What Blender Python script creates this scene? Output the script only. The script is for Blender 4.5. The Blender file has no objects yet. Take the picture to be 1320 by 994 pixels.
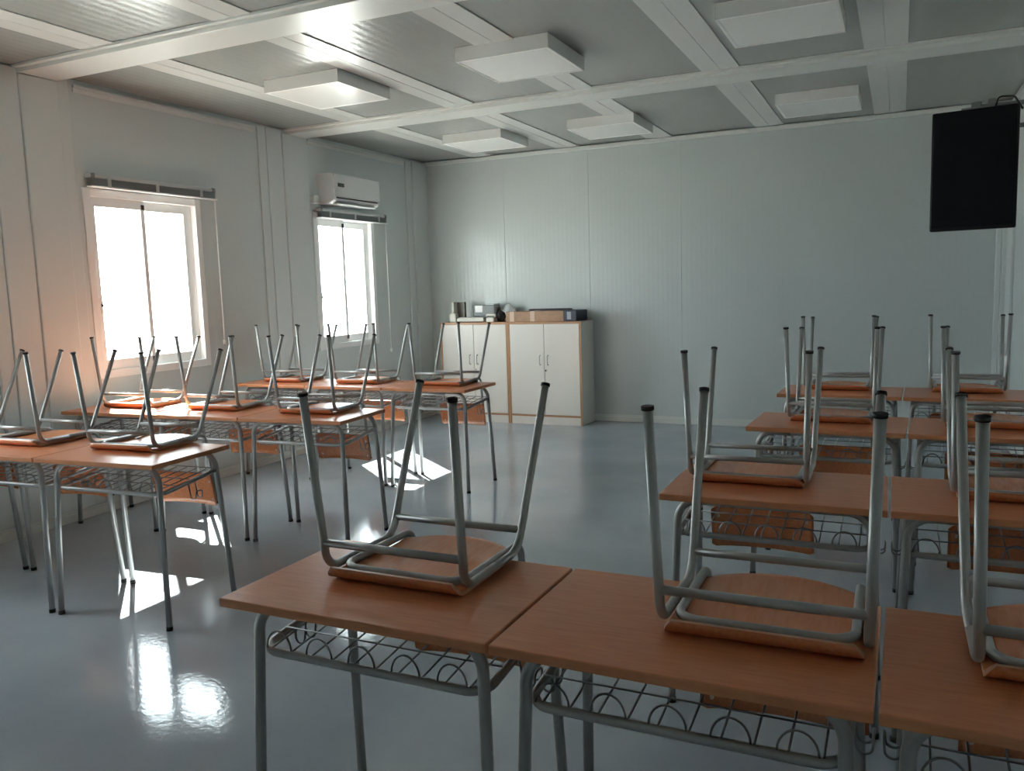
import bpy, bmesh, math, random
from mathutils import Vector, Matrix
random.seed(7)
SC = bpy.context.scene
COL = SC.collection
PI = math.pi

# ---------------------------------------------------------------- camera
cam_data = bpy.data.cameras.new('camera')
cam_data.sensor_width = 36.0
cam_data.lens = 36.0 * 1068.26 / 1320.0
cam_data.clip_start = 0.05
cam = bpy.data.objects.new('camera', cam_data)
COL.objects.link(cam)
yaw, pitch, roll = -0.4386, -0.1171, -0.0312
fw = Vector((math.sin(yaw) * math.cos(pitch), math.cos(yaw) * math.cos(pitch), math.sin(pitch)))
rt = Vector((math.cos(yaw), -math.sin(yaw), 0))
up = rt.cross(fw)
rt2 = rt * math.cos(roll) + up * math.sin(roll)
up2 = -rt * math.sin(roll) + up * math.cos(roll)
cam.matrix_world = Matrix(((rt2.x, up2.x, -fw.x, 0), (rt2.y, up2.y, -fw.y, 0), (rt2.z, up2.z, -fw.z, 1.467), (0, 0, 0, 1)))
SC.camera = cam

# ---------------------------------------------------------------- light
SC.view_settings.view_transform = 'Standard'
SC.view_settings.look = 'None'
SC.view_settings.gamma = 1.0
SC.view_settings.use_curve_mapping = False
SC.view_settings.exposure = 0.6
world = bpy.data.worlds.new('daylight')
SC.world = world
world.use_nodes = True
bg = world.node_tree.nodes['Background']
bg.inputs[0].default_value = (0.85, 0.94, 1.0, 1)
bg.inputs[1].default_value = 12.0
sun_data = bpy.data.lights.new('sun', 'SUN')
sun_data.energy = 62.0
sun_data.angle = 0.009
sun_data.color = (1.0, 0.95, 0.88)
sun = bpy.data.objects.new('sun', sun_data)
COL.objects.link(sun)
sun.location = (-12, 12, 12)
sun.rotation_euler = Vector((0.86, -0.72, -1.0)).to_track_quat('-Z', 'Y').to_euler()
SC.cycles.use_denoising = True
SC.cycles.max_bounces = 10
SC.cycles.diffuse_bounces = 6
SC.cycles.glossy_bounces = 4
SC.cycles.transparent_max_bounces = 12
SC.cycles.caustics_reflective = False
SC.cycles.caustics_refractive = False
SC.cycles.sample_clamp_indirect = 8.0

# ---------------------------------------------------------------- room numbers
XL, XR, YB, YF, ZC = -5.04, 0.86, 8.5, -1.3, 2.94
DESK_H = 0.76

# ---------------------------------------------------------------- materials
def mat(name, color, rough=0.5, metal=0.0, spec=0.5, coat=0.0):
    m = bpy.data.materials.new(name)
    m.use_nodes = True
    b = m.node_tree.nodes['Principled BSDF']
    b.inputs['Base Color'].default_value = (*color, 1)
    b.inputs['Roughness'].default_value = rough
    b.inputs['Metallic'].default_value = metal
    b.inputs['Specular IOR Level'].default_value = spec
    b.inputs['Coat Weight'].default_value = coat
    b.inputs['Coat Roughness'].default_value = 0.15
    return m

def nodes(m):
    return m.node_tree.nodes, m.node_tree.links, m.node_tree.nodes['Principled BSDF']

def noise_color(m, c1, c2, scale=(1, 1, 1), nscale=5.0, detail=4, coord='Object', lo=0.35, hi=0.65, rough=None):
    n, l, b = nodes(m)
    tc = n.new('ShaderNodeTexCoord'); mp = n.new('ShaderNodeMapping'); mp.inputs['Scale'].default_value = scale
    nz = n.new('ShaderNodeTexNoise'); nz.inputs['Scale'].default_value = nscale; nz.inputs['Detail'].default_value = detail
    rp = n.new('ShaderNodeValToRGB')
    rp.color_ramp.elements[0].position = lo; rp.color_ramp.elements[0].color = (*c1, 1)
    rp.color_ramp.elements[1].position = hi; rp.color_ramp.elements[1].color = (*c2, 1)
    l.new(tc.outputs[coord], mp.inputs[0]); l.new(mp.outputs[0], nz.inputs[0]); l.new(nz.outputs[0], rp.inputs[0])
    l.new(rp.outputs[0], b.inputs['Base Color'])
    if rough:
        mr = n.new('ShaderNodeMapRange'); mr.inputs[3].default_value = rough[0]; mr.inputs[4].default_value = rough[1]
        mr.inputs[1].default_value = lo; mr.inputs[2].default_value = hi
        l.new(nz.outputs[0], mr.inputs[0]); l.new(mr.outputs[0], b.inputs['Roughness'])
    return m

def bump_noise(m, nscale, strength, dist=0.002, scale=(1, 1, 1), detail=3):
    n, l, b = nodes(m)
    tc = n.new('ShaderNodeTexCoord'); mp = n.new('ShaderNodeMapping'); mp.inputs['Scale'].default_value = scale
    nz = n.new('ShaderNodeTexNoise'); nz.inputs['Scale'].default_value = nscale; nz.inputs['Detail'].default_value = detail
    bp = n.new('ShaderNodeBump'); bp.inputs['Strength'].default_value = strength; bp.inputs['Distance'].default_value = dist
    l.new(tc.outputs['Object'], mp.inputs[0]); l.new(mp.outputs[0], nz.inputs[0]); l.new(nz.outputs[0], bp.inputs['Height'])
    l.new(bp.outputs[0], b.inputs['Normal'])
    return m

def bump_ribs(m, axis, period, strength, dist=0.001, extra=0.0):
    """fine parallel ribs pressed into sheet metal, repeating along one axis"""
    n, l, b = nodes(m)
    tc = n.new('ShaderNodeTexCoord'); sp = n.new('ShaderNodeSeparateXYZ')
    l.new(tc.outputs['Object'], sp.inputs[0])
    mu = n.new('ShaderNodeMath'); mu.operation = 'MULTIPLY'; mu.inputs[1].default_value = 2 * PI / period
    l.new(sp.outputs[axis], mu.inputs[0])
    sn = n.new('ShaderNodeMath'); sn.operation = 'SINE'; l.new(mu.outputs[0], sn.inputs[0])
    pw = n.new('ShaderNodeMath'); pw.operation = 'MULTIPLY_ADD'; pw.inputs[1].default_value = 0.5; pw.inputs[2].default_value = 0.5
    l.new(sn.outputs[0], pw.inputs[0])
    src = pw.outputs[0]
    if extra:
        nz = n.new('ShaderNodeTexNoise'); nz.inputs['Scale'].default_value = 2.2; nz.inputs['Detail'].default_value = 2
        ad = n.new('ShaderNodeMath'); ad.operation = 'MULTIPLY_ADD'; ad.inputs[1].default_value = extra
        l.new(tc.outputs['Object'], nz.inputs[0]); l.new(nz.outputs[0], ad.inputs[0]); l.new(src, ad.inputs[2])
        src = ad.outputs[0]
    bp = n.new('ShaderNodeBump'); bp.inputs['Strength'].default_value = strength; bp.inputs['Distance'].default_value = dist
    l.new(src, bp.inputs['Height']); l.new(bp.outputs[0], b.inputs['Normal'])
    return m

M = {}
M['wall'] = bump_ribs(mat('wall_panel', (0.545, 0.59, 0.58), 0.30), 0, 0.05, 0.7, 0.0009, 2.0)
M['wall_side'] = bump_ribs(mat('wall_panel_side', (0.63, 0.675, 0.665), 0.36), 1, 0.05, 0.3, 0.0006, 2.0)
M['post'] = bump_noise(mat('post_cover', (0.66, 0.70, 0.69), 0.4), 3, 0.1, 0.003)
M['white_sheet'] = bump_noise(mat('white_sheet', (0.72, 0.74, 0.71), 0.3), 2.5, 0.15, 0.004)
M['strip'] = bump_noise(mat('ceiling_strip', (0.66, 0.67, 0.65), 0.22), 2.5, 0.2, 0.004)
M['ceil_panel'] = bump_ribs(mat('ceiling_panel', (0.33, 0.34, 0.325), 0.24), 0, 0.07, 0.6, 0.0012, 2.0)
M['skirting'] = mat('skirting', (0.66, 0.68, 0.65), 0.35)
fl = noise_color(mat('floor_coating', (0.3, 0.35, 0.38), 0.12, spec=0.5), (0.285, 0.325, 0.365), (0.355, 0.39, 0.425), nscale=1.3, detail=6, rough=(0.06, 0.13))
bump_noise(fl, 42, 0.25, 0.002, detail=9)
M['floor'] = fl
M['frame_white'] = mat('window_frame_white', (0.88, 0.89, 0.88), 0.32)
M['black'] = mat('black_plastic', (0.012, 0.012, 0.014), 0.35)
M['rubber'] = mat('black_rubber', (0.01, 0.01, 0.01), 0.55)
M['dark_slat'] = mat('blind_slat', (0.26, 0.29, 0.29), 0.4, 0.3)
M['tube'] = bump_noise(mat('silver_grey_tube', (0.37, 0.375, 0.365), 0.33, 0.4), 60, 0.04, 0.0005)
M['wire'] = mat('grey_wire', (0.24, 0.25, 0.25), 0.35, 0.6)
def wood(name, a, b_, sc, rough):
    m = noise_color(mat(name, a, rough), a, b_, scale=sc, nscale=9, detail=8, lo=0.3, hi=0.72)
    return m
M['desk_wood'] = wood('beech_laminate', (0.54, 0.178, 0.074), (0.65, 0.245, 0.108), (1.2, 14, 14), 0.30)
M['edge_wood'] = wood('desk_edge', (0.56, 0.22, 0.098), (0.63, 0.27, 0.125), (2, 14, 14), 0.4)
M['ply'] = wood('beech_plywood', (0.55, 0.185, 0.074), (0.66, 0.255, 0.113), (12, 1.5, 12), 0.27)
M['ply_edge'] = mat('plywood_edge', (0.50, 0.25, 0.13), 0.4)
M['rivet'] = mat('rivet', (0.55, 0.5, 0.42), 0.3, 0.8)
M['cream'] = bump_noise(mat('cream_laminate', (0.76, 0.72, 0.66), 0.25), 4, 0.05, 0.002)
M['beech_trim'] = wood('beech_trim', (0.42, 0.22, 0.11), (0.50, 0.27, 0.14), (6, 6, 1.2), 0.4)
M['chrome'] = mat('brushed_handle', (0.55, 0.55, 0.54), 0.3, 0.3)
M['ac_white'] = mat('ac_white', (0.72, 0.73, 0.74), 0.35)
M['diffuser'] = bump_noise(mat('lamp_diffuser', (0.88, 0.89, 0.87), 0.16), 30, 0.05, 0.001)
M['lamp_body'] = mat('lamp_body', (0.80, 0.81, 0.79), 0.35)
M['card'] = noise_color(mat('cardboard', (0.40, 0.24, 0.15), 0.7), (0.36, 0.22, 0.14), (0.44, 0.27, 0.17), nscale=12)
M['tape'] = mat('packing_tape', (0.62, 0.45, 0.34), 0.3)
M['navy'] = mat('navy_board', (0.02, 0.028, 0.05), 0.4)
M['label_grey'] = mat('label_grey', (0.35, 0.37, 0.40), 0.5)
M['beige'] = mat('beige_plastic', (0.62, 0.60, 0.52), 0.45)
M['taupe'] = mat('taupe_plastic', (0.20, 0.19, 0.16), 0.5)
M['grey_plastic'] = mat('grey_plastic', (0.22, 0.24, 0.24), 0.4)
M['light_grey'] = mat('light_grey_plastic', (0.55, 0.57, 0.57), 0.35)
M['paper'] = mat('white_label', (0.9, 0.9, 0.9), 0.5)
M['screen'] = mat('dark_screen', (0.005, 0.006, 0.009), 0.35, spec=0.15)
M['screen_case'] = mat('screen_case', (0.008, 0.008, 0.010), 0.4, spec=0.25)
M['concrete'] = noise_color(mat('pale_concrete', (0.5, 0.49, 0.46), 0.8), (0.45, 0.44, 0.42), (0.54, 0.53, 0.50), nscale=1.5)
gm = bpy.data.materials.new('window_glass'); gm.use_nodes = True
gn, gl = gm.node_tree.nodes, gm.node_tree.links
gn.remove(gn['Principled BSDF'])
tr = gn.new('ShaderNodeBsdfTransparent'); tr.inputs[0].default_value = (0.93, 0.95, 0.94, 1)
gs = gn.new('ShaderNodeBsdfGlossy'); gs.inputs['Roughness'].default_value = 0.02
mx = gn.new('ShaderNodeMixShader'); lw = gn.new('ShaderNodeLayerWeight'); lw.inputs[0].default_value = 0.5
pw_ = gn.new('ShaderNodeMath'); pw_.operation = 'POWER'; pw_.inputs[1].default_value = 4.0
fr = gn.new('ShaderNodeMath'); fr.operation = 'MULTIPLY_ADD'; fr.inputs[1].default_value = 0.7; fr.inputs[2].default_value = 0.03
gl.new(lw.outputs['Facing'], pw_.inputs[0]); gl.new(pw_.outputs[0], fr.inputs[0])
gl.new(fr.outputs[0], mx.inputs[0]); gl.new(tr.outputs[0], mx.inputs[1]); gl.new(gs.outputs[0], mx.inputs[2])
gl.new(mx.outputs[0], gn['Material Output'].inputs[0])
M['glass'] = gm

# ---------------------------------------------------------------- mesh helpers
def obj(name, bm, material, parent=None, bevel=0.0, smooth=False, bseg=2):
    me = bpy.data.meshes.new(name)
    bmesh.ops.recalc_face_normals(bm, faces=bm.faces[:])
    bm.to_mesh(me); bm.free()
    mats = material if isinstance(material, (list, tuple)) else [material]
    for m_ in mats: me.materials.append(m_)
    o = bpy.data.objects.new(name, me)
    COL.objects.link(o)
    if parent is not None: o.parent = parent
    if bevel:
        bv = o.modifiers.new('bevel', 'BEVEL'); bv.width = bevel; bv.segments = bseg; bv.limit_method = 'ANGLE'; bv.angle_limit = 0.6
        bv.harden_normals = False
    if smooth:
        for p in me.polygons: p.use_smooth = True
    return o

def box(bm, x0, x1, y0, y1, z0, z1, mi=0):
    vs = [bm.verts.new((x, y, z)) for x in (x0, x1) for y in (y0, y1) for z in (z0, z1)]
    fs = [(0, 1, 3, 2), (4, 6, 7, 5), (0, 4, 5, 1), (2, 3, 7, 6), (0, 2, 6, 4), (1, 5, 7, 3)]
    for f in fs:
        fc = bm.faces.new([vs[i] for i in f]); fc.material_index = mi
    return vs

def bx(*a, mi=0):
    bm = bmesh.new(); box(bm, *a, mi=mi); return bm

def rounded_path(pts, rads, n=7):
    pts = [Vector(p) for p in pts]
    out = [pts[0]]
    for i in range(1, len(pts) - 1):
        a, b, c = pts[i - 1], pts[i], pts[i + 1]
        u = (a - b).normalized(); v = (c - b).normalized()
        ang = u.angle(v); r = rads if isinstance(rads, (int, float)) else rads[i - 1]
        if r <= 0 or ang > PI - 0.02:
            out.append(b); continue
        t = r / math.tan(ang / 2)
        t = min(t, (a - b).length * 0.95, (c - b).length * 0.95); r = t * math.tan(ang / 2)
        p0 = b + u * t; p1 = b + v * t
        cen = b + (u + v).normalized() * (r / math.sin(ang / 2))
        w0 = p0 - cen; w1 = p1 - cen; th = w0.angle(w1)
        for k in range(n + 1):
            s = k / n
            out.append(cen + (w0 * math.sin((1 - s) * th) + w1 * math.sin(s * th)) / math.sin(th))
    out.append(pts[-1])
    return out

def tube(bm, path, r, sides=12, closed=False, mi=0):
    P = [Vector(p) for p in path]; n = len(P)
    T = []
    for i in range(n):
        if closed: t = P[(i + 1) % n] - P[i - 1]
        else: t = P[min(i + 1, n - 1)] - P[max(i - 1, 0)]
        T.append(t.normalized())
    ref = Vector((0, 0, 1)) if abs(T[0].z) < 0.9 else Vector((1, 0, 0))
    N = (ref - T[0] * ref.dot(T[0])).normalized()
    rings = []
    for i in range(n):
        N = (N - T[i] * N.dot(T[i])).normalized(); B = T[i].cross(N)
        rings.append([bm.verts.new(P[i] + (N * math.cos(2 * PI * k / sides) + B * math.sin(2 * PI * k / sides)) * r) for k in range(sides)])
    m_ = n if closed else n - 1
    for i in range(m_):
        a, b = rings[i], rings[(i + 1) % n]
        for k in range(sides):
            f = bm.faces.new((a[k], a[(k + 1) % sides], b[(k + 1) % sides], b[k])); f.smooth = True; f.material_index = mi
    if not closed:
        for rg in (rings[0], rings[-1]):
            f = bm.faces.new(rg); f.material_index = mi

def cyl(bm, p0, p1, r, sides=14, mi=0): tube(bm, [p0, p1], r, sides, mi=mi)

def grid_sheet(bm, fn, us, vs, thick, mi=0, mi_edge=0):
    """a curved board: fn(u,v) -> (point, normal); gives it thickness"""
    A, B = [], []
    for u in us:
        ra, rb = [], []
        for v in vs:
            p, nrm = fn(u, v)
            ra.append(bm.verts.new(p + nrm * thick / 2)); rb.append(bm.verts.new(p - nrm * thick / 2))
        A.append(ra); B.append(rb)
    nu, nv = len(us), len(vs)
    for i in range(nu - 1):
        for j in range(nv - 1):
            f = bm.faces.new((A[i][j], A[i + 1][j], A[i + 1][j + 1], A[i][j + 1])); f.smooth = True; f.material_index = mi
            f = bm.faces.new((B[i][j], B[i][j + 1], B[i + 1][j + 1], B[i + 1][j])); f.smooth = True; f.material_index = mi
    def rim(seq):
        for (a, b), (c, d) in zip(seq, seq[1:]):
            f = bm.faces.new((a, b, d, c)); f.material_index = mi_edge
    rim([(A[i][0], B[i][0]) for i in range(nu)]); rim([(A[i][-1], B[i][-1]) for i in range(nu)])
    rim([(A[0][j], B[0][j]) for j in range(nv)]); rim([(A[-1][j], B[-1][j]) for j in range(nv)])

def empty(name, loc=(0, 0, 0), rz=0.0, label=None, cat=None, group=None, kind=None):
    o = bpy.data.objects.new(name, None); COL.objects.link(o)
    o.location = loc; o.rotation_euler = (0, 0, rz); o.empty_display_size = 0.1
    tag(o, label, cat, group, kind)
    return o

def tag(o, label=None, cat=None, group=None, kind=None):
    if label: o['label'] = label
    if cat: o['category'] = cat
    if group: o['group'] = group
    if kind: o['kind'] = kind
    return o

def struct(name, bm, m, parent=None, **k):
    o = obj(name, bm, m, parent, **k)
    if parent is None: o['kind'] = 'structure'
    return o

def copy_tree(o, parent=None):
    c = o.copy(); COL.objects.link(c); c.parent = parent
    for ch in o.children: copy_tree(ch, c)
    return c

# ---------------------------------------------------------------- room shell
struct('floor', bx(XL - 0.1, XR + 0.1, YF - 0.1, YB + 0.1, -0.1, 0.0), M['floor'])
struct('ground', bx(-40, XL - 0.12, -25, 35, -0.5, -0.35), M['concrete'])

WIN_Y = [(3.975, 5.02), (6.42, 7.42), (1.53, 2.57)]  # last window is out of view, added to set the room's light level
WZ0, WZ1 = 0.925, 2.235
bm = bmesh.new()
ys = [YF - 0.1]
for a, b in sorted(WIN_Y):
    box(bm, XL - 0.08, XL, ys[-1], a, 0, ZC + 0.05)
    box(bm, XL - 0.08, XL, a, b, 0, WZ0)
    box(bm, XL - 0.08, XL, a, b, WZ1, ZC + 0.05)
    ys.append(b)
box(bm, XL - 0.08, XL, ys[-1], YB + 0.1, 0, ZC + 0.05)
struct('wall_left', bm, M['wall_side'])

# back wall: one metre sheets with narrow joints
bm = bmesh.new()
seams = [XL - 0.08, -4.02, -3.02, -2.03, -1.04, -0.05, XR + 0.1]
for a, b in zip(seams, seams[1:]):
    box(bm, a + 0.001, b - 0.001, YB, YB + 0.08, 0, ZC + 0.05)
box(bm, XL - 0.08, XR + 0.1, YB + 0.003, YB + 0.08, 0, ZC + 0.05)
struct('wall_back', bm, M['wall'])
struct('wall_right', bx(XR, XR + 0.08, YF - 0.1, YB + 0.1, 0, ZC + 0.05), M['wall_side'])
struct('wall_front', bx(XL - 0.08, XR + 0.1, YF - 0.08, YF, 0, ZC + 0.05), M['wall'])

# ceiling sheets, then the flat white strips over their joints and the cross beams
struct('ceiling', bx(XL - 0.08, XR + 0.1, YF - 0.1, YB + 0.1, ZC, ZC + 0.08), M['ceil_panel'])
BEAMS = [(8.42, 8.5), (6.10, 6.365), (3.58, 3.85), (1.15, 1.42)]
STRIPX = [-4.25, -3.23, -2.24, -1.165, -0.115]
for i, x in enumerate(STRIPX):
    bm = bmesh.new()
    for (y0, y1) in ((6.365, 8.5), (3.85, 6.10), (1.42, 3.58), (YF, 1.15)):
        box(bm, x - 0.13, x - 0.002, y0, y1, ZC - 0.007, ZC)
        box(bm, x + 0.002, x + 0.13, y0, y1, ZC - 0.007, ZC)
        box(bm, x - 0.0065, x + 0.0065, y0, y1, ZC - 0.0045, ZC)
    struct('trim_%d' % (i + 1), bm, M['strip'], bevel=0.0015)
for i, (a, b) in enumerate(BEAMS[1:]):
    bm = bmesh.new()
    box(bm, XL, XR, a, b, ZC - 0.042, ZC)
    box(bm, XL, XR, a - 0.035, a, ZC - 0.018, ZC)
    box(bm, XL, XR, b, b + 0.03, ZC - 0.012, ZC)
    struct('trim_%d' % (i + 6), bm, M['white_sheet'], bevel=0.003)
# crown strips under the ceiling
bm = bmesh.new(); box(bm, XL, XR, YB - 0.03, YB, ZC - 0.05, ZC - 0.012)
struct('trim_9', bm, M['white_sheet'], bevel=0.004)
bm = bmesh.new()
for (y0, y1) in ((6.40, 8.07), (3.97, 5.69), (1.52, 3.2), (YF, 0.8)):
    box(bm, XL, XL + 0.022, y0, y1, ZC - 0.055, ZC - 0.035)
    box(bm, XL, XL + 0.010, y0, y1, ZC - 0.085, ZC - 0.055)
struct('trim_10', bm, M['white_sheet'], bevel=0.003)
bm = bmesh.new(); box(bm, XR - 0.03, XR, YF, YB - 0.03, ZC - 0.06, ZC - 0.02)
struct('trim_11', bm, M['white_sheet'], bevel=0.004)

# corner posts between the cabins, clad with folded sheet
def post(n, y):
    bm = bmesh.new()
    box(bm, XL, XL + 0.014, y - 0.40, y - 0.30, 0.0, ZC - 0.012)
    box(bm, XL, XL + 0.024, y - 0.30, y - 0.105, 0.0, ZC - 0.012)
    box(bm, XL, XL + 0.036, y - 0.105, y + 0.16, 0.0, ZC - 0.045)
    box(bm, XL, XL + 0.022, y + 0.16, y + 0.25, 0.0, ZC - 0.012)
    return struct('trim_%d' % n, bm, M['post'], bevel=0.007)
post(12, 6.13); post(13, 3.68); post(14, 1.22)
bm = bmesh.new()
box(bm, XL, XL + 0.02, 8.09, 8.2, 0, ZC - 0.02); box(bm, XL, XL + 0.045, 8.2, 8.5, 0, ZC - 0.03)
struct('trim_15', bm, M['post'], bevel=0.01)
bm = bmesh.new()
box(bm, 0.755, 0.80, 8.465, 8.5, 0, ZC - 0.05); box(bm, 0.80, XR, 8.45, 8.5, 0, ZC - 0.05); box(bm, 0.835, XR, 8.1, 8.45, 0, ZC - 0.05)
struct('trim_16', bm, M['post'], bevel=0.008)

def skirting(name, pts, nrm):
    bm = bmesh.new()
    (x0, y0), (x1, y1) = pts
    nx, ny = nrm
    for d, z0, z1 in ((0.014, 0.0, 0.055), (0.009, 0.055, 0.072)):
        xa, xb = sorted((x0, x1)); ya, yb = sorted((y0, y1))
        if nx: box(bm, min(x0, x0 + nx * d), max(x0, x0 + nx * d), ya, yb, z0, z1)
        else: box(bm, xa, xb, min(y0, y0 + ny * d), max(y0, y0 + ny * d), z0, z1)
    o = struct(name, bm, M['skirting'], bevel=0.002)
skirting('baseboard_left', ((XL + 0.045, YF), (XL + 0.045, YB)), (1, 0))
skirting('baseboard_back', ((XL + 0.06, YB), (XR, YB)), (0, -1))
skirting('baseboard_right', ((XR, YF), (XR, YB - 0.05)), (-1, 0))

# ---------------------------------------------------------------- windows
def window(n, y0, y1):
    r = empty('window_%d' % n, (XL, y0, WZ0), kind='structure')
    W, H = y1 - y0, WZ1 - WZ0
    bm = bmesh.new()                     # fixed outer frame with flat inner cover strip
    fx0, fx1 = -0.08, 0.014
    t = 0.055
    box(bm, fx0, fx1, 0, t, 0, H); box(bm, fx0, fx1, W - t, W, 0, H)
    box(bm, fx0, fx1, t, W - t, 0, t); box(bm, fx0, fx1, t, W - t, H - t, H)
    obj('frame', bm, M['frame_white'], r, bevel=0.004)
    gz0, gz1 = 1.052 - WZ0, 2.115 - WZ0
    mid = W * 0.478
    sashes = [(t, mid + 0.018, -0.03, -0.006), (mid - 0.018, W - t, -0.062, -0.036)]
    for k, (a, b, x0, x1) in enumerate(sashes):
        s0 = (0.096 - t) if k == 0 else 0.036
        s1 = 0.036 if k == 0 else (0.135 - t)
        bm = bmesh.new()
        box(bm, x0, x1, a, a + s0, t, H - t); box(bm, x0, x1, b - s1, b, t, H - t)
        box(bm, x0, x1, a + s0, b - s1, t, gz0); box(bm, x0, x1, a + s0, b - s1, gz1, H - t)
        s = obj('sash', bm, M['frame_white'], r, bevel=0.003)
        bm = bmesh.new(); box(bm, (x0 + x1) / 2 - 0.003, (x0 + x1) / 2 + 0.003, a + s0 - 0.004, b - s1 + 0.004, gz0 - 0.004, gz1 + 0.004)
        obj('pane', bm, M['glass'], s)
    for zz in (gz1 + 0.002, gz0 - 0.042):
        obj('roller_guide', bx(-0.006, 0.004, mid - 0.014, mid + 0.010, zz, zz + 0.036), M['black'], r, bevel=0.002)
    bm = bmesh.new(); box(bm, -0.006, 0.006, 0.070, 0.088, 0.45, 0.56)
    h = obj('latch', bm, M['frame_white'], r, bevel=0.003)
    obj('latch_button', bx(0.006, 0.012, 0.073, 0.086, 0.50, 0.52), M['black'], h)
    return r
for i, (a, b) in enumerate(WIN_Y): window(i + 1, a, b)

def blind(y0, y1, z, chain_len, label, chain_y):
    r = empty('venetian_blind', (XL + 0.014, y0, z), label=label, cat='blind', group='raised blinds over the windows')
    W = y1 - y0
    obj('headrail', bx(0, 0.05, 0, W, 0.062, 0.088), M['light_grey'], r, bevel=0.003)
    bm = bmesh.new()
    for k in range(9): box(bm, 0.004, 0.05, 0.01, W - 0.01, 0.010 + k * 0.0057, 0.0135 + k * 0.0057)
    obj('slat_stack', bm, M['dark_slat'], r)
    obj('bottom_rail', bx(0.002, 0.055, 0.004, W + 0.01, 0.0, 0.0095), M['frame_white'], r, bevel=0.002)
    for fy in (0.13, 0.49, 0.86):
        obj('tape_clip', bx(0.051, 0.0555, W * fy - 0.014, W * fy + 0.014, 0.004, 0.066), M['light_grey'], r, bevel=0.001)
    for yy in (0.02, W - 0.03):
        obj('bracket', bx(0, 0.056, yy - 0.012, yy + 0.016, 0.056, 0.092), M['dark_slat'], r, bevel=0.002)
    bm = bmesh.new()
    cyl(bm, (0.03, chain_y, 0.06), (0.03, chain_y, -chain_len), 0.0045, 8)
    for k in range(int(chain_len / 0.055)):
        bmesh.ops.create_icosphere(bm, subdivisions=1, radius=0.0062, matrix=Matrix.Translation((0.03, chain_y, -0.03 - k * 0.055)))
    c = obj('pull_cord', bm, M['frame_white'], r)
    bm = bmesh.new(); tube(bm, [(0.03, chain_y, -chain_len), (0.03, chain_y, -chain_len - 0.01), (0.03, chain_y, -chain_len - 0.035)], 0.012, 10)
    obj('cord_knob', bm, M['frame_white'], c)
    return r
blind(4.0, 5.15, 2.238, 1.12, 'raised slat blind over the window nearer the camera, three pale clips', 1.148)
blind(6.47, 7.60, 2.185, 1.33, 'raised slat blind under the air conditioner, over the far window', 1.125)

# ---------------------------------------------------------------- air conditioner
ac = empty('air_conditioner', (XL, 6.52, 2.315), label='white wall air conditioner above the far window', cat='air conditioner')
bm = bmesh.new()
prof = [(0.0, 0.0), (0.0, 0.285), (0.15, 0.285), (0.185, 0.27), (0.20, 0.24), (0.20, 0.055), (0.185, 0.03), (0.13, 0.0)]
A = [bm.verts.new((x, 0, z)) for x, z in prof]; B = [bm.verts.new((x, 0.76, z)) for x, z in prof]
bm.faces.new(A); bm.faces.new(B[::-1])
for k in range(len(prof)):
    bm.faces.new((A[k], B[k], B[(k + 1) % len(prof)], A[(k + 1) % len(prof)]))
obj('body', bm, M['ac_white'], ac, bevel=0.008, bseg=3)
obj('front_panel', bx(0.198, 0.206, 0.012, 0.748, 0.062, 0.27), M['ac_white'], ac, bevel=0.004)
obj('display', bx(0.205, 0.208, 0.05, 0.15, 0.155, 0.19), M['black'], ac, bevel=0.001)
bm = bmesh.new(); box(bm, 0.1985, 0.2035, 0.03, 0.71, 0.046, 0.0575)
obj('air_slot', bm, M['black'], ac)
obj('louvre', bx(0.125, 0.192, 0.06, 0.70, -0.006, 0.006), M['light_grey'], ac, bevel=0.002)
bm = bmesh.new()
box(bm, 0, 0.06, -0.115, -0.045, 0.0, 0.075)
tag(obj('junction_box', bm, M['post'], None, bevel=0.012, bseg=3), 'small pale junction box on the wall left of the air conditioner', 'junction box').location = (XL, 6.52, 2.315)

# ---------------------------------------------------------------- ceiling lamps
def lamp_master():
    r = empty('ceiling_lamp')
    bm = bmesh.new(); s = 0.31
    box(bm, -s, s, -s, -s + 0.02, 0, 0.085); box(bm, -s, s, s - 0.02, s, 0, 0.085)
    box(bm, -s, -s + 0.02, -s + 0.02, s - 0.02, 0, 0.085); box(bm, s - 0.02, s, -s + 0.02, s - 0.02, 0, 0.085)
    box(bm, -s + 0.02, s - 0.02, -s + 0.02, s - 0.02, 0.06, 0.085)
    obj('housing', bm, M['lamp_body'], r, bevel=0.002)
    obj('diffuser', bx(-s + 0.019, s - 0.019, -s + 0.019, s - 0.019, 0.002, 0.012), M['diffuser'], r)
    return r
LAMPS = [(-3.70, 4.98, 'unlit square ceiling lamp nearest the left wall, nearer row'),
         (-2.20, 4.98, 'unlit square ceiling lamp in the middle of the nearer row'),
         (-0.62, 4.98, 'unlit square ceiling lamp at the right end of the nearer row'),
         (-3.69, 7.44, 'unlit square ceiling lamp nearest the left wall, in the row by the back wall'),
         (-2.42, 7.44, 'unlit square ceiling lamp in the middle of the row by the back wall'),
         (-0.63, 7.44, 'unlit square ceiling lamp near the black screen, in the row by the back wall')]
lm = lamp_master()
for i, (x, y, lab) in enumerate(LAMPS):
    o = lm if i == 0 else copy_tree(lm)
    o.location = (x, y, ZC - 0.085)
    tag(o, lab, 'ceiling lamp', 'square ceiling lamps')

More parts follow.
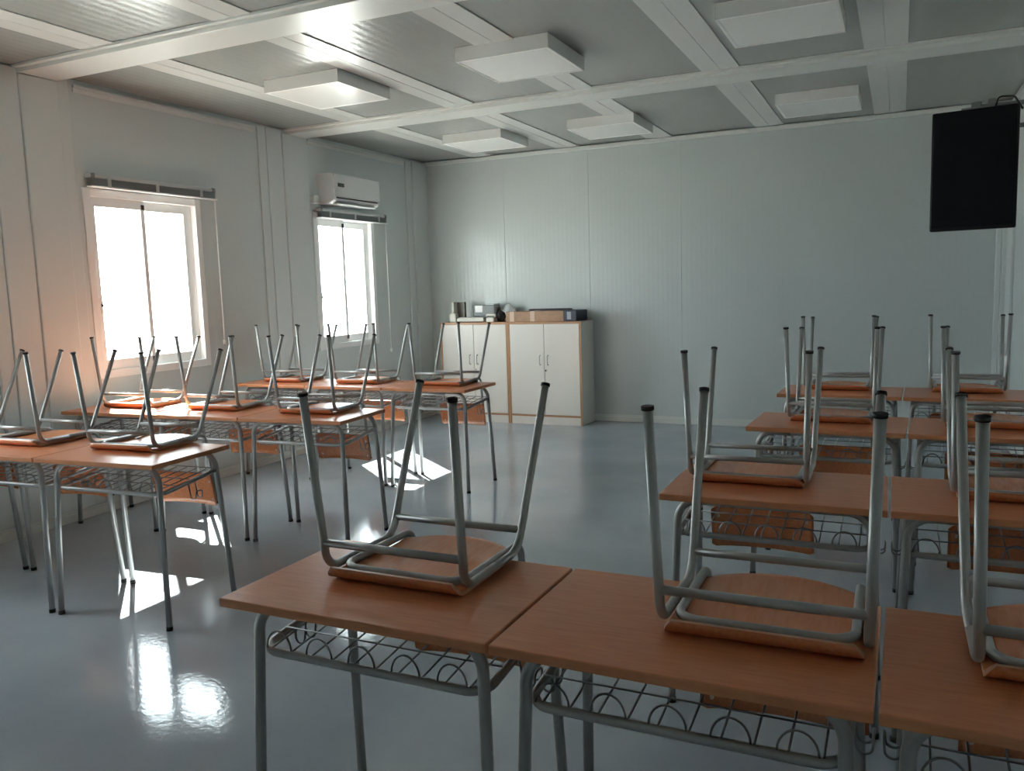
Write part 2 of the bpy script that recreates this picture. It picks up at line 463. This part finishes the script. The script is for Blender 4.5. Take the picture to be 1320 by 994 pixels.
# ---------------------------------------------------------------- desks
DW, DD = 0.707, 0.489
def make_desk():
    r = empty('school_desk')
    hx, hy = DW / 2, DD / 2
    T = 0.022
    bm = bmesh.new(); box(bm, -hx, hx, -hy, hy, DESK_H - T, DESK_H)
    for f in bm.faces:
        if abs(f.calc_center_median().z - (DESK_H - T / 2)) < 0.001: f.material_index = 1
    obj('tabletop', bm, [M['desk_wood'], M['edge_wood']], r, bevel=0.003)
    zt = DESK_H - T - 0.0135
    for sx in (-1, 1):
        for (yf, yt) in ((-hy + 0.050, -hy + 0.080), (hy - 0.010, hy - 0.055)):
            p = [(sx * (hx - 0.026), yf, 0.012), (sx * (hx - 0.048), yt, zt), (sx * (hx - 0.20), yt, zt)]
            bm = bmesh.new(); tube(bm, rounded_path(p, 0.07, 8), 0.0135, 12)
            lg = obj('leg', bm, M['tube'], r)
            bm = bmesh.new(); cyl(bm, (sx * (hx - 0.026), yf, 0.0), (sx * (hx - 0.0267), yf + (yt - yf) * 0.025, 0.018), 0.0150)
            obj('foot_cap', bm, M['rubber'], lg)
    for yt in (-hy + 0.080, hy - 0.055):
        bm = bmesh.new(); cyl(bm, (-hx + 0.20, yt, zt), (hx - 0.20, yt, zt), 0.0133)
        obj('top_rail', bm, M['tube'], r)
    # book tray under the top
    xr = hx - 0.046; yfr = -hy + 0.080; zf, zb = 0.607, 0.645; yb_ = hy - 0.055
    p = [(-xr, yb_, zb), (-xr, yfr, zf), (xr, yfr, zf), (xr, yb_, zb)]
    bm = bmesh.new(); tube(bm, rounded_path(p, 0.05, 7), 0.0105, 10)
    tray = obj('book_tray', bm, M['tube'], r)
    bm = bmesh.new()
    for k in range(10):
        x = -xr + 0.035 + k * (2 * xr - 0.07) / 9
        cyl(bm, (x, yfr, zf + 0.010), (x, yb_ - 0.02, zb + 0.008), 0.0024, 6)
    for f_ in (0.25, 0.5, 0.75, 0.96):
        y = yfr + (yb_ - yfr) * f_; z = zf + (zb - zf) * f_ + 0.0135
        cyl(bm, (-xr, y, z), (xr, y, z), 0.0024, 6)
    obj('wire_grid', bm, M['wire'], tray)
    for k in range(5):
        bm = bmesh.new()
        cx = -0.24 + 0.12 * k - 0.012
        arc = [(cx + 0.037 * math.cos(a), yfr, zf + 0.008 + 0.046 * math.sin(a)) for a in [PI * q / 12 for q in range(13)]]
        tube(bm, arc, 0.0026, 6)
        obj('wire_stop', bm, M['wire'], tray)
    for sx in (-1, 1):
        y0 = -hy + 0.25; xh = sx * xr
        pth = [(xh, y0, 0.63), (xh + sx * 0.012, y0, 0.548), (xh + sx * 0.039, y0, 0.548), (xh + sx * 0.041, y0, 0.585),
               (xh + sx * 0.041, y0 + 0.042, 0.585), (xh + sx * 0.039, y0 + 0.042, 0.548), (xh + sx * 0.012, y0 + 0.042, 0.548), (xh, y0 + 0.042, 0.63)]
        bm = bmesh.new(); tube(bm, rounded_path(pth, [0.014, 0.014, 0.014, 0.014, 0.014, 0.014], 4), 0.003, 7)
        obj('bag_hook', bm, M['wire'], r)
    return r

# ---------------------------------------------------------------- chairs (standing upside down on the desks)
def make_chair():
    r = empty('school_chair')
    z0 = 0.0235; tr_ = 0.0105
    # seat: plywood lying face down, front lip curling up, rounded rear edge
    ny, nx = 16, 16
    def seat_fn(u, v):          # u along depth 0..1, v across -1..1
        hw = 0.187
        rear = 0.385 - 0.075 * abs(v) ** 2.2
        s = u * (rear + 0.022)
        # front roll: arc length parametrised, then flat
        R_ = 0.028; arc = R_ * 1.6
        if s < arc:
            a = (arc - s) / R_
            y = 0.034 - R_ * math.sin(a); z = 0.0065 + R_ * (1 - math.cos(a)); nrm = Vector((0, math.sin(a), math.cos(a)))
        else:
            y = 0.034 + (s - arc); t = max(0, (y - 0.25) / 0.13)
            z = 0.0065 + 0.004 * t * t; nrm = Vector((0, -0.05 * t, 1)).normalized()
        w = hw * (1 - 0.03 * max(0, u - 0.5) * 2)
        k = 1.0
        if s < 0.03: k = 1 - 0.09 * (1 - s / 0.03) ** 2
        return Vector((v * w * k, y, z)), nrm
    bm = bmesh.new()
    grid_sheet(bm, seat_fn, [i / 26 for i in range(27)], [-1 + 2 * j / nx for j in range(nx + 1)], 0.011, 0, 1)
    obj('seat', bm, [M['ply'], M['ply_edge']], r)
    # legs: each a bent tube running half way along the seat side
    for sx in (-1, 1):
        for (tip, pts, rad) in (((sx * 0.206, -0.02, 0.467), [(sx * 0.195, 0.022, z0), (sx * 0.195, 0.18, z0)], 0.05),
                                ((sx * 0.203, 0.505, 0.437), [(sx * 0.195, 0.312, z0), (sx * 0.195, 0.18, z0)], 0.075)):
            bm = bmesh.new(); tube(bm, rounded_path([tip] + pts, rad, 8), tr_, 12)
            lg = obj('leg', bm, M['tube'], r)
            d = (Vector(tip) - Vector(pts[0])).normalized()
            bm = bmesh.new(); cyl(bm, Vector(tip) - d * 0.003, Vector(tip) + d * 0.005, 0.0128)
            obj('foot_cap', bm, M['rubber'], lg)
    def on(tip, b, z):
        t = (z - b[2]) / (tip[2] - b[2]); return b[1] + (tip[1] - b[1]) * t, b[0] + (tip[0] - b[0]) * t
    for tip, b in (((0.206, -0.02, 0.467), (0.195, 0.022, z0)), ((0.203, 0.505, 0.437), (0.195, 0.312, z0))):
        zb_ = 0.092 if tip[1] < 0 else 0.073
        y, x = on(tip, b, zb_)
        bm = bmesh.new(); cyl(bm, (-x + 0.004, y, zb_), (x - 0.004, y, zb_), 0.0098)
        obj('crossbar', bm, M['tube'], r)
    # inner U tube that carries the backrest, going down behind the desk
    yk = 0.378
    p = [(-0.168, 0.438, -0.340), (-0.171, yk, z0), (-0.171, 0.048, z0), (0.171, 0.048, z0), (0.171, yk, z0), (0.168, 0.438, -0.340)]
    bm = bmesh.new(); tube(bm, rounded_path(p, [0.045, 0.05, 0.05, 0.045], 8), 0.010, 12)
    bs = obj('back_support', bm, M['tube'], r)
    for sx in (-1, 1):
        bm = bmesh.new(); cyl(bm, (sx * 0.168, 0.4372, -0.336), (sx * 0.168, 0.4385, -0.345), 0.0112)
        obj('end_cap', bm, M['rubber'], bs)
    def back_fn(u, v):          # u: height 0..1 (top of picture to bottom), v across
        z = -0.185 - 0.165 * u
        yb = yk + 0.06 * (z0 - z) / 0.395
        x = v * 0.193
        y = yb - 0.018 + 0.018 * (1 - v * v) - 0.010 * max(0, abs(v) - 0.85) / 0.15
        # arched top and bottom edges, rounded corners
        c = max(0, abs(v) - 0.9) / 0.1
        mid = -0.2675
        z = mid + (z - mid) * (1 - 0.14 * c * c) - 0.006 * (v * v) * (1 if u > 0.5 else -0.3)
        nrm = Vector((0.18 * v, -1, -0.15)).normalized()
        return Vector((x, y, z)), nrm
    bm = bmesh.new()
    grid_sheet(bm, back_fn, [i / 6 for i in range(7)], [-1 + 2 * j / 24 for j in range(25)], 0.010, 0, 1)
    bk = obj('backrest', bm, [M['ply'], M['ply_edge']], r)
    for sx in (-1, 1):
        for u in (0.25, 0.8):
            q, nn = back_fn(u, sx * 0.87)
            bm = bmesh.new(); cyl(bm, q + nn * 0.004, q + nn * 0.0075, 0.0065, 10)
            obj('rivet', bm, M['rivet'], bk)
    return r

# rows: near-left corner of the first desk top, turn, count (from the room survey)
ROWS = {'D': (-1.446, 1.412, -0.007, 3), 'E': (-0.725, 2.689, 0.008, 2), 'F': (-0.669, 4.099, -0.036, 2), 'G': (-0.684, 5.341, -0.024, 2),
        'A': (-5.018, 2.362, 0.064, 3), 'B': (-4.936, 3.593, 0.057, 3), 'C': (-4.909, 5.140, -0.009, 3)}
PITCH = 0.715
ROWNAME = {'D': 'nearest row in the foreground', 'E': 'second row of the right block', 'F': 'third row of the right block', 'G': 'right block row by the back wall',
           'A': 'front row of the left block', 'B': 'middle row of the left block', 'C': 'rear row of the left block'}
POS = {3: ['left end', 'middle', 'right end'], 2: ['left end', 'right end']}
DESK_LABEL = {
 'A0': 'desk by the left wall, beyond the left picture edge, front row',
 'A1': 'second desk from the aisle in the front row of the left block',
 'A2': 'aisle-side desk of the left block\'s front row, with a shining right end',
 'B0': 'sunlit desk below the near window, against the left wall',
 'B1': 'middle desk of the left block\'s middle row, sunlight across its top',
 'B2': 'aisle-side desk of the left block\'s middle row, bright right corner',
 'C0': 'desk against the left wall in the left block\'s rear row',
 'C1': 'middle desk of the left block\'s rear row',
 'C2': 'aisle-side desk nearest the white cupboards, left block\'s rear row',
 'D0': 'large foreground desk at the left end of the nearest row',
 'D1': 'large foreground desk in the middle of the nearest row',
 'D2': 'foreground desk in the lower right corner of the picture',
 'E0': 'left desk of the right block\'s second row, brown backrest hanging behind it',
 'E1': 'right desk of the second row, cut by the right picture edge',
 'F0': 'left desk of the right block\'s third row',
 'F1': 'right desk of the right block\'s third row',
 'G0': 'left desk of the right block row nearest the back wall',
 'G1': 'desk below the black screen in the row nearest the back wall'}
CHAIR_LABEL = {
 'A0': 'upturned chair cut by the left frame edge, front row of left block',
 'A1': 'second upturned chair from the aisle, front row of left block',
 'A2': 'upturned chair with shining seat on the aisle desk, left block\'s front row',
 'B0': 'upturned chair nearest the wall below the near window, seat in sunlight',
 'B1': 'upturned chair in the middle of the left block\'s middle row, sunlit seat front',
 'B2': 'upturned chair on the aisle desk of the left block\'s middle row',
 'C0': 'upturned chair nearest the left wall in the left block\'s rear row',
 'C1': 'upturned chair in the middle of the left block\'s rear row, below the far window',
 'C2': 'upturned chair on the desk nearest the white cupboards',
 'D0': 'large upturned chair on the leftmost foreground desk',
 'D1': 'large upturned chair on the middle foreground desk',
 'D2': 'upturned foreground chair cut by the right picture edge',
 'E0': 'upturned chair on the left desk of the right block\'s second row',
 'E1': 'upturned chair at the right picture edge in the second row, behind the cut-off foreground chair',
 'F0': 'upturned chair on the left desk of the right block\'s third row',
 'F1': 'upturned chair on the right desk of the right block\'s third row',
 'G0': 'upturned chair on the left desk of the row nearest the back wall',
 'G1': 'upturned chair below the black screen, in the row nearest the back wall'}
CHAIRS = {'D0': (-1.09, 1.595, -0.009), 'D1': (-0.232, 1.570, 0.010), 'D2': (0.335, 1.575, 0.006),
          'E0': (-0.470, 2.881, 0.007), 'E1': (0.365, 2.877, -0.011),
          'F0': (-0.297, 4.281, -0.034), 'F1': (0.392, 4.283, -0.07),
          'G0': (-0.345, 5.560, -0.015), 'G1': (0.376, 5.560, -0.030),
          'A2': (-3.307, 2.682, 0.068), 'A1': (-4.01, 2.625, 0.045), 'A0': (-4.73, 2.60, 0.066),
          'B0': (-4.600, 3.800, 0.056), 'B1': (-3.900, 3.855, 0.078), 'B2': (-3.178, 3.872, 0.070),
          'C0': (-4.552, 5.280, 0.000), 'C1': (-3.837, 5.300, 0.030), 'C2': (-3.094, 5.290, 0.020)}
desk0 = make_desk(); chair0 = make_chair()
first = True
for key in 'DABCEFG':
    x0, y0, th, n = ROWS[key]
    for i in range(n):
        d = desk0 if first else copy_tree(desk0)
        lx, ly = i * PITCH + DW / 2, DD / 2
        d.location = (x0 + math.cos(th) * lx - math.sin(th) * ly, y0 + math.sin(th) * lx + math.cos(th) * ly, 0)
        d.rotation_euler = (0, 0, th)
        tag(d, DESK_LABEL['%s%d' % (key, i)], 'desk', 'school desks with wire book trays')
        c = chair0 if first else copy_tree(chair0)
        cx, cy, ct = CHAIRS['%s%d' % (key, i)]
        c.location = (cx, cy, DESK_H + 0.0005); c.rotation_euler = (0, 0, ct)
        tag(c, CHAIR_LABEL['%s%d' % (key, i)], 'chair', 'school chairs turned upside down on the desks')
        first = False

# ---------------------------------------------------------------- cupboards
def cupboard(x0, x1, label, lock):
    r = empty('cupboard', ((x0 + x1) / 2, 8.29, 0), label=label, cat='cupboard', group='white cupboards by the back wall')
    w = (x1 - x0) / 2; d = 0.19; H = 1.10
    bm = bmesh.new()
    box(bm, -w, -w + 0.019, -d, d, 0, H - 0.019); box(bm, w - 0.019, w, -d, d, 0, H - 0.019)
    box(bm, -w, w, -d, d, H - 0.019, H); box(bm, -w + 0.019, w - 0.019, d - 0.01, d, 0.0, H - 0.019)
    box(bm, -w + 0.019, w - 0.019, -d + 0.01, d - 0.01, 0.085, 0.104)
    box(bm, -w + 0.019, w - 0.019, -d + 0.03, d - 0.01, 0.55, 0.569)
    obj('body', bm, M['cream'], r, bevel=0.001)
    bm = bmesh.new()                    # beech edging on the front
    e = 0.003
    box(bm, -w, -w + 0.020, -d - e, -d, 0, H); box(bm, w - 0.020, w, -d - e, -d, 0, H)
    box(bm, -w + 0.020, w - 0.020, -d - e, -d, H - 0.020, H); box(bm, -w + 0.02, w - 0.02, -d - e, -d + 0.01, 0.085, 0.104)
    obj('edging', bm, M['beech_trim'], r)
    bm = bmesh.new(); box(bm, -w, w, -d, d, H, H + 0.003); obj('top_panel', bm, M['beech_trim'], r)
    obj('plinth', bx(-w + 0.019, w - 0.019, -d, -d + 0.015, 0.0, 0.085), M['cream'], r)
    for sx in (-1, 1):
        a, b = (-w + 0.023, -0.002) if sx < 0 else (0.002, w - 0.023)
        bm = bmesh.new(); box(bm, a, b, -d - 0.004, -d + 0.014, 0.107, H - 0.023)
        dr = obj('door', bm, M['cream'], r, bevel=0.0015)
        hxp = sx * 0.045
        pth = [(hxp, -d - 0.004, 0.745), (hxp, -d - 0.034, 0.745), (hxp, -d - 0.034, 0.645), (hxp, -d - 0.004, 0.645)]
        bm = bmesh.new(); tube(bm, rounded_path(pth, 0.016, 5), 0.0055, 8)
        obj('handle', bm, M['chrome'], dr)
        if sx > 0:
            bm = bmesh.new(); cyl(bm, (0.018, -d - 0.004, 0.585), (0.018, -d - 0.012, 0.585), 0.010, 14)
            lk = obj('lock', bm, M['chrome'], dr)
            if lock:
                bm = bmesh.new(); box(bm, 0.012, 0.024, -d - 0.03, -d - 0.012, 0.578, 0.592)
                obj('key', bm, M['black'], dr, bevel=0.002)
    return r
cupboard(-4.665, -3.832, 'left white cupboard with beech edging, partly behind an upturned chair', False)
cupboard(-3.828, -2.990, 'right white cupboard with beech edging, a key in its lock', True)

ZT = 1.104
# cardboard box with two tape bands
cb = empty('cardboard_box', (-3.53, 8.22, ZT), label='long flat cardboard box on the right cupboard', cat='box')
obj('carton', bx(-0.335, 0.335, -0.085, 0.085, 0, 0.108), M['card'], cb, bevel=0.003)
for x in (-0.262, -0.02):
    bm = bmesh.new(); box(bm, x - 0.026, x + 0.026, -0.0862, 0.0862, -0.0004 + 0.001, 0.1092)
    obj('tape', bm, M['tape'], cb)
fo = empty('lever_file', (-3.105, 8.24, ZT), rz=-0.15, label='dark blue file with a grey spine label, lying at the right end of the cupboard', cat='file')
obj('cover', bx(-0.075, 0.085, -0.12, 0.12, 0, 0.115), M['navy'], fo, bevel=0.008)
obj('spine_label', bx(-0.028, 0.02, -0.1215, -0.1195, 0.02, 0.098), M['label_grey'], fo)
bm = bmesh.new(); box(bm, -0.24, 0.24, -0.05, 0.05, 0, 0.128)
tag(obj('black_case', bm, M['black'], None, bevel=0.01), 'slim black case lying behind the cardboard box', 'case').location = (-3.44, 8.38, ZT)

# things on the left cupboard
st = empty('desk_organiser', (-4.47, 8.22, ZT), rz=0.1, label='beige upright bracket at the left end of the cupboard top', cat='stand')
obj('upright', bx(-0.075, -0.045, -0.07, 0.09, 0, 0.225), M['beige'], st, bevel=0.006)
obj('panel', bx(-0.045, 0.045, 0.03, 0.075, 0.0, 0.222), M['taupe'], st, bevel=0.006)
obj('foot', bx(-0.09, -0.012, -0.10, -0.02, 0, 0.10), M['beige'], st, bevel=0.01)
kb = empty('keyboard', (-4.285, 8.16, ZT), rz=-0.04, label='cream keyboard-like tray lying flat on the left cupboard', cat='keyboard')
bm = bmesh.new(); box(bm, -0.17, 0.17, -0.055, 0.055, 0.008, 0.045); obj('base', bm, M['beige'], kb, bevel=0.008)
bm = bmesh.new()
for i in range(12):
    for j in range(3): box(bm, -0.155 + i * 0.0262, -0.155 + i * 0.0262 + 0.021, -0.045 + j * 0.03, -0.02 + j * 0.03, 0.045, 0.054)
obj('keys', bm, M['beige'], kb)
ph = empty('telephone', (-4.045, 8.15, ZT), rz=-0.2, label='cream desk telephone lying beside the flat tray', cat='telephone')
obj('base', bx(-0.055, 0.055, -0.035, 0.035, 0, 0.05), M['beige'], ph, bevel=0.012, bseg=3)
bm = bmesh.new(); tube(bm, rounded_path([(-0.062, -0.01, 0.055), (-0.055, -0.01, 0.078), (0.055, -0.01, 0.078), (0.062, -0.01, 0.055)], 0.012, 4), 0.012, 10)
obj('handset', bm, M['beige'], ph)
pj = empty('projector', (-4.19, 8.33, ZT), rz=0.06, label='grey projector with a white square label, behind the cream tray', cat='projector')
obj('body', bx(-0.13, 0.13, -0.085, 0.085, 0.06, 0.185), M['grey_plastic'], pj, bevel=0.015, bseg=3)
obj('label_plate', bx(-0.105, -0.015, -0.088, -0.084, 0.105, 0.18), M['paper'], pj, bevel=0.001)
obj('stand', bx(-0.12, 0.12, -0.07, 0.07, 0.0, 0.062), M['grey_plastic'], pj, bevel=0.006)
bm = bmesh.new(); box(bm, 0.02, 0.125, -0.086, 0.08, 0.184, 0.196); obj('top_cover', bm, M['light_grey'], pj, bevel=0.004)

def lumpy(name, loc, size, seed, m, label, cat, n=3):
    bm = bmesh.new(); bmesh.ops.create_icosphere(bm, subdivisions=n, radius=1.0)
    rnd = random.Random(seed)
    ph_ = [rnd.uniform(0, 6) for _ in range(6)]
    for v in bm.verts:
        c = v.co.copy()
        k = 1 + 0.10 * math.sin(5 * c.x + ph_[0]) + 0.09 * math.sin(6 * c.y + ph_[1]) + 0.07 * math.sin(9 * c.z + 4 * c.x + ph_[2])
        v.co = Vector((c.x * size[0] * k, c.y * size[1] * k, max(0.0, (c.z * k * 0.5 + 0.5) * size[2])))
    for f in bm.faces: f.smooth = True
    return tag(obj(name, bm, m), label, cat), loc
o, l_ = lumpy('cloth_bundle', (-3.955, 8.30, ZT), (0.085, 0.05, 0.19), 3, M['light_grey'], 'crumpled light grey bundle between projector and cardboard box', 'bundle'); o.location = (-3.94, 8.385, ZT)
o, l_ = lumpy('pouch', (-3.95, 8.18, ZT), (0.05, 0.05, 0.12), 11, M['black'], 'small black pouch in front of the grey bundle', 'pouch'); o.location = (-3.95, 8.20, ZT)
# ---------------------------------------------------------------- black screen on its wall arm
tv = empty('television', (0.440, 6.62, 1.767), rz=-0.17, label='black flat screen hung high on an arm near the right wall', cat='television')
w, h = 0.262, 0.812
obj('housing', bx(-w, w, -0.022, 0.035, 0.0, h), M['screen_case'], tv, bevel=0.012, bseg=3)
obj('screen_panel', bx(-w + 0.012, w - 0.012, -0.0245, -0.021, 0.02, h - 0.012), M['screen'], tv, bevel=0.001)
bm = bmesh.new(); box(bm, -0.09, 0.09, 0.035, 0.055, h - 0.34, h + 0.02)
box(bm, -0.03, 0.03, 0.036, 0.06, h - 0.02, h + 0.05); box(bm, 0.07, 0.11, 0.036, 0.07, h - 0.02, h + 0.06)
obj('mount_plate', bm, M['grey_plastic'], tv, bevel=0.003)
bm = bmesh.new()
tube(bm, rounded_path([(0.0, 0.06, h + 0.02), (0.12, 0.14, h + 0.03), (0.34, 0.16, h + 0.03)], 0.03, 4), 0.016, 10)
tube(bm, rounded_path([(0.0, 0.06, h - 0.12), (0.12, 0.14, h - 0.12), (0.34, 0.16, h - 0.12)], 0.03, 4), 0.016, 10)
obj('arm', bm, M['grey_plastic'], tv)
bm = bmesh.new(); tube(bm, rounded_path([(0.10, 0.04, h - 0.05), (0.13, 0.08, h + 0.075), (0.22, 0.10, h + 0.07), (0.27, 0.12, h - 0.02)], 0.03, 5), 0.006, 8)
obj('cable', bm, M['rubber'], tv)
bm = bmesh.new(); box(bm, -0.015, 0, -0.09, 0.09, -0.16, 0.06)
tag(obj('wall_bracket', bm, M['grey_plastic'], None, bevel=0.003), 'grey bracket on the right wall holding the screen arm', 'bracket').location = (XR, 6.72, 1.767 + h)
